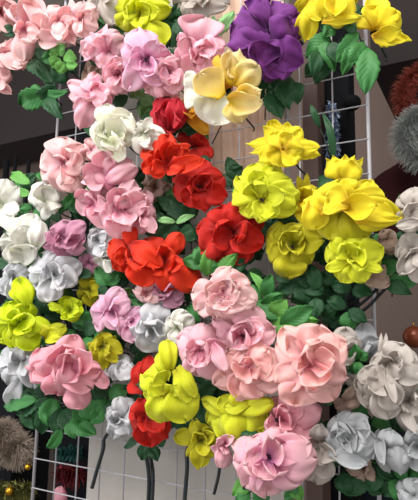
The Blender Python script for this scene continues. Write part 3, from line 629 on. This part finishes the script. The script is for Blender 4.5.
# --- right whites
F('pinkish beige bud under the lemon yellow cup at right', 'rose_bud', 'beige', (368,276), 7, [(394,276,18,'o',362,276),(388,284,16,'o',362,278),(384,268,14)])
F('beige blossom between the yellow rose and the right white rose', 'lily', 'beige', (388,240), 7, [(378,238,14),(384,230,12),(396,238,14),(388,252,16),(392,248,14)])
F('bone white rose cut by the right edge, upper one', 'rose', 'bone', (412,212), 11, [(399,204,18),(402,194,18),(414,188,20),(428,200,20),(400,224,16),(418,230,22),(430,220,20),(408,204,18,'c'),(398,226,10,'r',422,222)])
F('bone white rose cut by the right edge, below the upper one', 'rose', 'bone', (414,254), 10, [(398,244,20),(404,234,18),(424,240,20),(398,258,18),(402,274,18,'r'),(420,280,20),(410,250,18,'c'),(430,262,20)])
F('cream petal blossom behind the big peach rose', 'lily', 'bone', (342,352), 10, [(328,334,20),(344,328,20,'o'),(358,342,18,'o'),(354,360,18)])
F('translucent grey petal blossom beside the bright green leaves at right', 'lily', 'ash_dim', (366,362), 6, [(356,330,16),(366,322,20,'o'),(380,340,22),(386,352,18)])
F('large bone white rose at right with folded petals', 'rose', 'bone', (380,384), 12, [(356,376,24),(358,394,26),(368,408,26),(386,418,26,'o'),(400,404,24),(366,366,24),(376,378,22,'s',366,398),(384,402,28,'o',380,368),(394,400,8,'r',386,368),(370,392,22,'c')])
F('bone white lily with thin upright tips at the right edge', 'lily', 'bone', (392,366), 11, [(383,334,6,'p',380,362),(387,334,5,'p',384,360),(374,356,20,'o',388,366),(404,344,26,'o'),(418,362,24),(412,390,26,'o',398,360),(402,352,14,'c'),(420,380,18),(396,386,20,'o',388,360)], leaves=0)
F('bone white petals low at the right edge under the thin tipped lily', 'lily', 'bone', (408,400), 10, [(398,418,18,'o'),(418,430,24,'o',402,398),(424,408,22),(404,388,18),(414,430,10,'r',400,400)])
F('bluish grey white rose right of the bottom pink flower', 'rose', 'ash_dim', (348,440), 12, [(326,428,22),(334,416,22),(352,412,26),(368,420,22),(376,440,22),(372,456,22),(352,460,24),(332,452,22),(362,464,13,'r',328,452),(344,428,24,'c'),(358,436,22,'c'),(340,444,22,'c')], core=(350,438,9,3))
F('beige white folded petals between the pink and the bluish grey rose', 'lily', 'bone', (320,448), 11, [(312,432,12),(322,462,12,'o',314,428),(328,462,8,'o',320,430),(318,484,22,'o',322,460),(330,476,16,'o',318,462),(308,480,16)])
F('grey white open bell with a folded front at the lower right', 'tulip', 'ash_dim', (390,448), 11, [(380,432,13,'o',386,460),(388,472,14,'o',380,438),(398,474,20,'s',396,436),(402,446,18,'s',394,470),(392,432,20,'o'),(384,462,10,'r',378,432)])
F('grey white petal cut by the right edge at the lower right', 'lily', 'ash_dim', (420,446), 10, [(402,440,22),(406,462,22,'o',414,434),(420,472,20),(414,430,20)])
F('grey white blossom in the bottom right corner', 'rose', 'ash_dim', (414,496), 10, [(398,490,16),(402,482,16),(416,480,20),(430,490,20),(404,502,20),(418,510,20)])
F('brownish beige petals under the bluish grey rose', 'lily', 'beige', (364,466), 9, [(346,470,14),(356,478,16),(374,480,12,'p'),(366,460,14)])
F('beige petals between the big peach rose and the bluish grey rose', 'lily', 'beige', (346,400), 9, [(336,408,14),(350,410,16),(358,402,14),(354,390,14)])
F('bone white rose petals at the top behind the big bone rose', 'lily', 'bone', (346,384), 7, [(338,374,14),(348,366,14),(356,380,14)])
F('dull greyish pink blossom behind the lilac ragged one', 'lily', 'beige', (100,78), 4, [(84,70,16),(92,92,18),(108,88,18),(112,72,16),(96,64,14)])
F('dull beige blossom in shade behind the red group', 'lily', 'beige', (156,186), 3, [(142,176,18),(158,170,18),(168,188,16),(150,200,18)])
F('grey white petals above the front pink rose behind the leaves', 'lily', 'bone', (198,272), 6, [(186,266,16),(200,260,16),(208,274,14),(192,282,14)])

# ------------------------------------------------------------ leaves
sprig('dark green leaf at the left edge under the top left lily', 'dark', 5, [(18,33,1,31,12),(10,36,22,26,8)])
sprig('bright green leaf cluster under the salmon blossom', 'bright', 7, [(56,56,41,60,14,'mid'),(58,54,66,46,12),(60,58,52,68,14),(60,54,48,50,11),(64,56,76,60,12),(64,62,60,74,13),(66,64,78,66,10)])
sprig('dark green leaves hanging beside the grid at the upper left', 'dark', 5, [(50,78,26,60,16),(52,84,38,62,18),(48,94,20,106,22,'mid'),(44,92,66,92,9,'mid'),(48,96,60,118,14),(40,94,30,88,14,'mid'),(54,80,66,68,18),(56,86,34,100,16)])
sprig('dark green leaf under the greyish white top blossom', 'mid', 5, [(96,14,106,26,12),(110,26,90,30,12,'dark')])
sprig('dark green leaves between the yellow and the white flower at the top', 'dark', 3, [(170,20,160,44,20),(184,20,176,40,20),(190,22,206,38,20),(160,22,172,8,16),(168,40,152,50,16)])
sprig('pale green pointed leaf left of the purple flower', 'pale', 6, [(214,36,232,9,13),(212,34,212,16,10,'mid'),(212,34,204,18,10,'dark')])
sprig('dark leaves in the shade under the purple flower', 'dark', 3, [(280,72,258,90,22),(280,74,270,104,22),(282,76,292,108,20),(270,92,280,118,20),(294,82,296,104,16),(262,84,252,100,16)])
sprig('arched green leaves under the top yellow tulips', 'dark', 6, [(330,34,304,56,20,'mid'),(318,40,332,70,14,'mid'),(330,30,318,22,12),(334,26,322,36,14,'mid'),(320,50,312,76,16),(328,44,344,62,16),(344,24,330,16,16)])
sprig('large green leaves hanging under the top right tulip', 'mid', 7, [(358,32,340,54,14),(356,36,336,62,16),(364,42,348,68,18),(368,48,362,94,22),(360,44,342,74,16),(356,32,348,24,10,'dark')])
sprig('dark leaves at the far top behind the yellow tulips', 'dark', 3, [(350,20,356,2,16),(356,24,368,6,14),(348,30,338,10,14),(330,60,316,84,16),(320,60,306,78,16)])
sprig('light green leaves between the white flowers at the left', 'bright', 7, [(30,184,9,173,13),(30,194,18,189,9),(32,206,18,210,10,'mid'),(34,210,46,216,9,'mid'),(44,182,38,172,9,'mid')])
sprig('small green leaves between the white cup and the pink blossom', 'mid', 6, [(72,196,66,210,12),(70,198,80,188,12),(72,204,80,212,12,'dark'),(66,200,60,214,10)])
sprig('curled green leaf under the ivory rose', 'mid', 8, [(42,248,16,264,12),(34,252,24,268,10,'bright'),(40,250,50,262,10,'dark')])
sprig('dark green leaves among the red flowers', 'dark', 6, [(186,222,156,196,20),(180,220,172,194,20),(184,218,198,202,18),(168,228,152,212,16),(180,230,196,240,18),(160,236,148,226,16),(178,224,158,244,18)])
sprig('wavy pale edged leaf among the red flowers', 'pale', 8, [(176,222,157,222,7),(176,223,194,217,7)])
sprig('green leaves left of the front pink rose under the red ones', 'mid', 8, [(206,266,182,262,17),(204,262,194,248,18),(206,276,212,248,16,'bright'),(212,272,222,262,12),(216,270,238,254,13,'bright'),(228,272,250,262,14,'dark')])
sprig('dark green leaves between the red rose and the yellow flower', 'dark', 5, [(236,180,226,158,14),(230,176,242,166,16),(232,186,218,176,12),(210,166,198,158,12)])
sprig('large green leaves right of the topmost front pink rose', 'mid', 10, [(268,300,248,272,9,'bright'),(268,298,270,274,15,'mid'),(262,308,282,294,16),(258,306,250,284,14),(282,318,254,300,24),(270,324,318,322,26,'bright'),(272,316,286,300,20,'bright'),(280,326,312,304,20,'mid')])
sprig('dark leaves under the olive yellow flower', 'dark', 7, [(300,282,276,290,18),(304,284,322,296,20),(300,284,304,306,20),(310,288,296,270,14),(318,290,312,264,16),(316,298,318,318,16),(292,280,276,274,16)])
sprig('dark leaves under the lemon yellow cup', 'dark', 6, [(352,288,330,284,16),(352,290,372,294,16),(336,280,318,276,16),(346,308,326,300,14),(346,312,352,330,18,'mid'),(348,310,366,322,14),(334,306,324,318,14)])
sprig('green leaves beside the beige bud at the right', 'dark', 6, [(386,286,416,282,18,'mid'),(386,284,412,294,14),(380,272,402,262,16,'mid'),(392,250,398,236,16,'mid'),(388,262,398,272,16),(376,264,388,254,12)])
sprig('bright green leaves in front of the bone white rose at right', 'bright', 10, [(358,360,346,346,13,'mid'),(356,360,354,344,14,'mid'),(358,358,368,354,12,'mid'),(352,366,346,356,11,'bright'),(360,362,356,374,10,'mid')])
sprig('dark green leaves between the lime bunch and the lilac flower', 'mid', 6, [(78,336,52,332,16),(84,334,104,322,16,'dark'),(78,330,92,312,18),(76,334,60,344,16),(84,338,92,348,16),(94,340,114,332,13),(84,328,74,320,14,'dark')])
sprig('dark green leaves left of the orange ruffled flower', 'mid', 7, [(108,286,96,266,20),(106,284,118,272,14),(108,288,98,296,14,'dark'),(92,276,78,272,12,'dark')])
sprig('soft green leaf over the lilac flower', 'olive', 7, [(118,302,134,290,14),(120,304,146,304,14,'mid'),(128,300,150,292,10,'dark')])
sprig('dark leaves between the mauve flower and the front rose', 'dark', 6, [(186,300,180,284,16),(190,296,204,284,14),(188,306,200,316,18,'mid'),(186,308,200,322,16,'mid'),(186,296,190,278,14)])
sprig('broad leaves under the large peony at the lower left', 'mid', 6, [(50,398,30,424,20,'dark'),(52,398,50,426,22,'mid'),(42,398,16,412,20,'dark'),(62,410,78,434,22,'dark'),(60,408,62,436,22,'dark'),(84,400,98,420,20),(82,402,84,426,18),(62,428,45,450,11,'mid'),(38,400,6,402,16,'mid'),(70,420,94,436,18,'mid'),(24,408,34,430,14,'dark'),(66,424,76,438,12,'mid'),(44,412,40,434,16,'dark')])
sprig('green leaves behind the grey white buds', 'dark', 5, [(110,394,94,384,18),(108,396,128,386,16,'mid'),(106,398,98,416,18,'mid'),(108,400,114,414,14),(104,384,110,372,14),(124,392,134,384,10),(98,394,88,402,16),(104,406,92,424,16,'mid')])
sprig('small green leaf under the red flower at the bottom', 'dark', 4, [(142,436,124,446,9),(146,444,140,460,13),(150,446,158,460,12),(156,444,166,434,12)])
sprig('black-green leaves in the shade under the front pink cluster', 'dark', 8, [(206,402,190,388,18),(204,398,218,386,18),(202,404,196,422,18),(212,398,226,392,16),(200,408,210,424,14),(196,400,186,408,12)])
sprig('pale green leaf poking out under the bottom pink flower', 'pale', 9, [(250,478,232,494,16,'bright'),(256,486,266,508,18,'mid'),(250,492,236,506,14,'mid'),(290,484,302,500,14,'bright'),(296,482,284,500,12,'mid')])
sprig('dark green leaves between the bluish grey rose and the bell', 'dark', 8, [(366,418,352,404,14,'mid'),(372,420,390,428,16,'mid'),(378,436,370,420,14),(380,470,366,490,18),(370,480,346,492,18),(342,472,350,498,20),(378,462,392,480,16,'dark'),(366,482,384,492,16),(334,480,350,488,16,'dark')])
sprig('green leaves at the bottom right corner around the grey blossom', 'mid', 8, [(404,482,392,498,18),(400,476,416,466,18),(394,480,384,496,18,'dark'),(408,474,424,478,16),(400,480,404,468,14)])
sprig('dark leaves in the gap under the big bone rose', 'dark', 5, [(362,400,350,420,18),(398,420,410,432,16),(384,424,400,420,16),(356,396,344,390,14)])
sprig('dark leaves behind the yellow frilled flowers', 'dark', 4, [(322,240,316,262,18),(326,244,334,266,16),(298,210,288,228,18),(256,220,244,234,18),(258,224,262,246,16),(250,230,256,256,16),(330,232,340,226,12)])
sprig('dark leaves at the left edge behind the bluish white petals', 'dark', 4, [(20,262,2,252,14),(16,264,-4,268,14),(26,298,42,306,14),(36,300,52,312,14),(60,300,64,286,14,'olive')])
sprig('dark leaves in the upper gap behind the hibiscus', 'dark', 4, [(124,58,112,80,18),(126,64,108,66,14),(130,92,146,98,14,'olive'),(128,96,112,104,14),(108,84,98,100,18),(166,52,176,60,12)])
sprig('dark leaves behind the crimson bud', 'dark', 4, [(150,104,142,120,16,'olive'),(152,106,144,92,14,'olive'),(186,124,196,140,14),(148,112,150,130,14)])
sprig('dark leaves behind the pink cups on the left', 'dark', 4, [(132,178,144,168,16),(134,182,138,200,18),(100,232,90,226,14),(128,236,140,246,16),(110,236,98,222,14),(84,222,78,208,14),(146,226,160,236,14)])
sprig('long dark green leaf crossing the grid above the pointed yellow tulip', 'dark', 5, [(334,162,318,112,8),(320,128,310,104,7)])
sprig('dark leaves behind the white petals in the middle', 'dark', 4, [(140,350,130,346,12),(148,352,134,366,16),(170,350,160,360,12),(110,340,124,352,14),(128,388,140,398,14)])

# dark stems of other bunches crossing the gap at the right
for i, (x0, y0, x1, y1) in enumerate(((358,292,338,304), (368,290,344,308), (376,290,350,312), (386,288,355,318))):
    a = P(x0, y0, .045); b = P(x1, y1, .03); m_ = a.lerp(b, .5)+Vector((0, -.002, -.002)); 
    e_ = Vector((b.x-.01, -.006, b.z-.012))
    o = tube('flower_stem', bez([a, m_, b, e_], 5), .0021, M_STEMD, None, 8, a); o.location = a
    tag(o, 'dark bare flower stem in the right gap, %s' % ('leftmost and shortest of four slanting ones', 'second from the left of four slanting ones', 'third from the left of four slanting ones', 'rightmost and longest of four slanting ones')[i], 'stem', 'slanting bare stems in the right gap')
for i, (pts, r, lab) in enumerate((([(231,106),(222,124),(212,144)], .0011, 'thin brown stem slanting down under the vanilla flower'),
      ([(272,96),(266,104),(265,120)], .0012, 'thin brown stem beside the dark leaves under the purple flower'),
      ([(241,484),(238,496),(236,512)], .003, 'dark stem end under the bottom pink flower'),
      ([(145,450),(149,478),(147,520)], .003, 'dark green stem beside the bunch under the red flower'))):
    p_ = [P(x, y, .012+.006*(2-j)) for j, (x, y) in enumerate(pts)]
    o = tube('flower_stem', bez(p_, 6), r, M_STEMD if r > .002 else M_POST, None, 8, p_[0]); o.location = p_[0]
    tag(o, lab, 'stem', 'single bare flower stems')

for a_ in (('mass of dark leaves low behind the top left pink blossoms', 52, 62, 16, 30, 8),
  ('mass of dark leaves low behind the hibiscus and the top yellow blossom', 128, 60, 26, 34, 16),
  ('mass of dark leaves low between the large pink blossom and the top white flower', 186, 26, 22, 18, 14),
  ('mass of dark leaves low behind the ragged lilac blossom and the cream rose', 112, 112, 28, 24, 12),
  ('mass of dark leaves low behind the crimson bud and the orange-red cup', 170, 136, 22, 26, 12),
  ('mass of dark leaves low behind the coral tulip and the pink cup', 100, 188, 30, 26, 18),
  ('mass of dark leaves low between the pink cup and the red flowers', 168, 214, 22, 34, 22),
  ('mass of dark leaves low behind the white flowers at the left edge', 24, 218, 26, 32, 16),
  ('mass of dark leaves low behind the mauve and the bluish white rose', 70, 262, 34, 26, 18),
  ('mass of dark leaves low behind the orange ruffled flower', 122, 264, 28, 24, 14),
  ('mass of dark leaves low behind the lime yellow bunch at the left', 42, 318, 36, 24, 18),
  ('mass of dark leaves low around the olive yellow drooping flower', 106, 352, 28, 26, 20),
  ('mass of dark leaves low behind the lower left peony', 56, 396, 36, 22, 22),
  ('mass of dark leaves low behind the mauve flower and the middle white petals', 164, 308, 28, 26, 20),
  ('mass of dark leaves low under the large deep red flower', 224, 264, 34, 18, 18),
  ('mass of dark leaves low behind the lemon frilled and the olive yellow flower', 272, 236, 34, 30, 20),
  ('mass of dark leaves low behind the side-on yellow rose and the lemon cup', 348, 246, 36, 28, 18),
  ('mass of dark leaves low behind the topmost front pink rose', 250, 304, 36, 22, 18),
  ('mass of dark leaves low above the big peach rose', 310, 300, 34, 22, 20),
  ('mass of dark leaves low behind the pink cluster and the golden yellow rose', 216, 390, 36, 22, 24),
  ('mass of dark leaves low behind the front lemon yellow flower', 160, 400, 20, 28, 14),
  ('mass of dark leaves low behind the big peach rose', 310, 376, 36, 36, 18),
  ('mass of dark leaves low behind the large bone white rose', 384, 396, 30, 34, 20),
  ('mass of dark leaves low behind the bluish grey rose', 346, 450, 36, 30, 22),
  ('mass of dark leaves low behind the bell at the bottom right', 398, 470, 24, 26, 18),
  ('mass of dark leaves low behind the right edge white roses', 402, 246, 18, 24, 14)):
    bush(*a_)
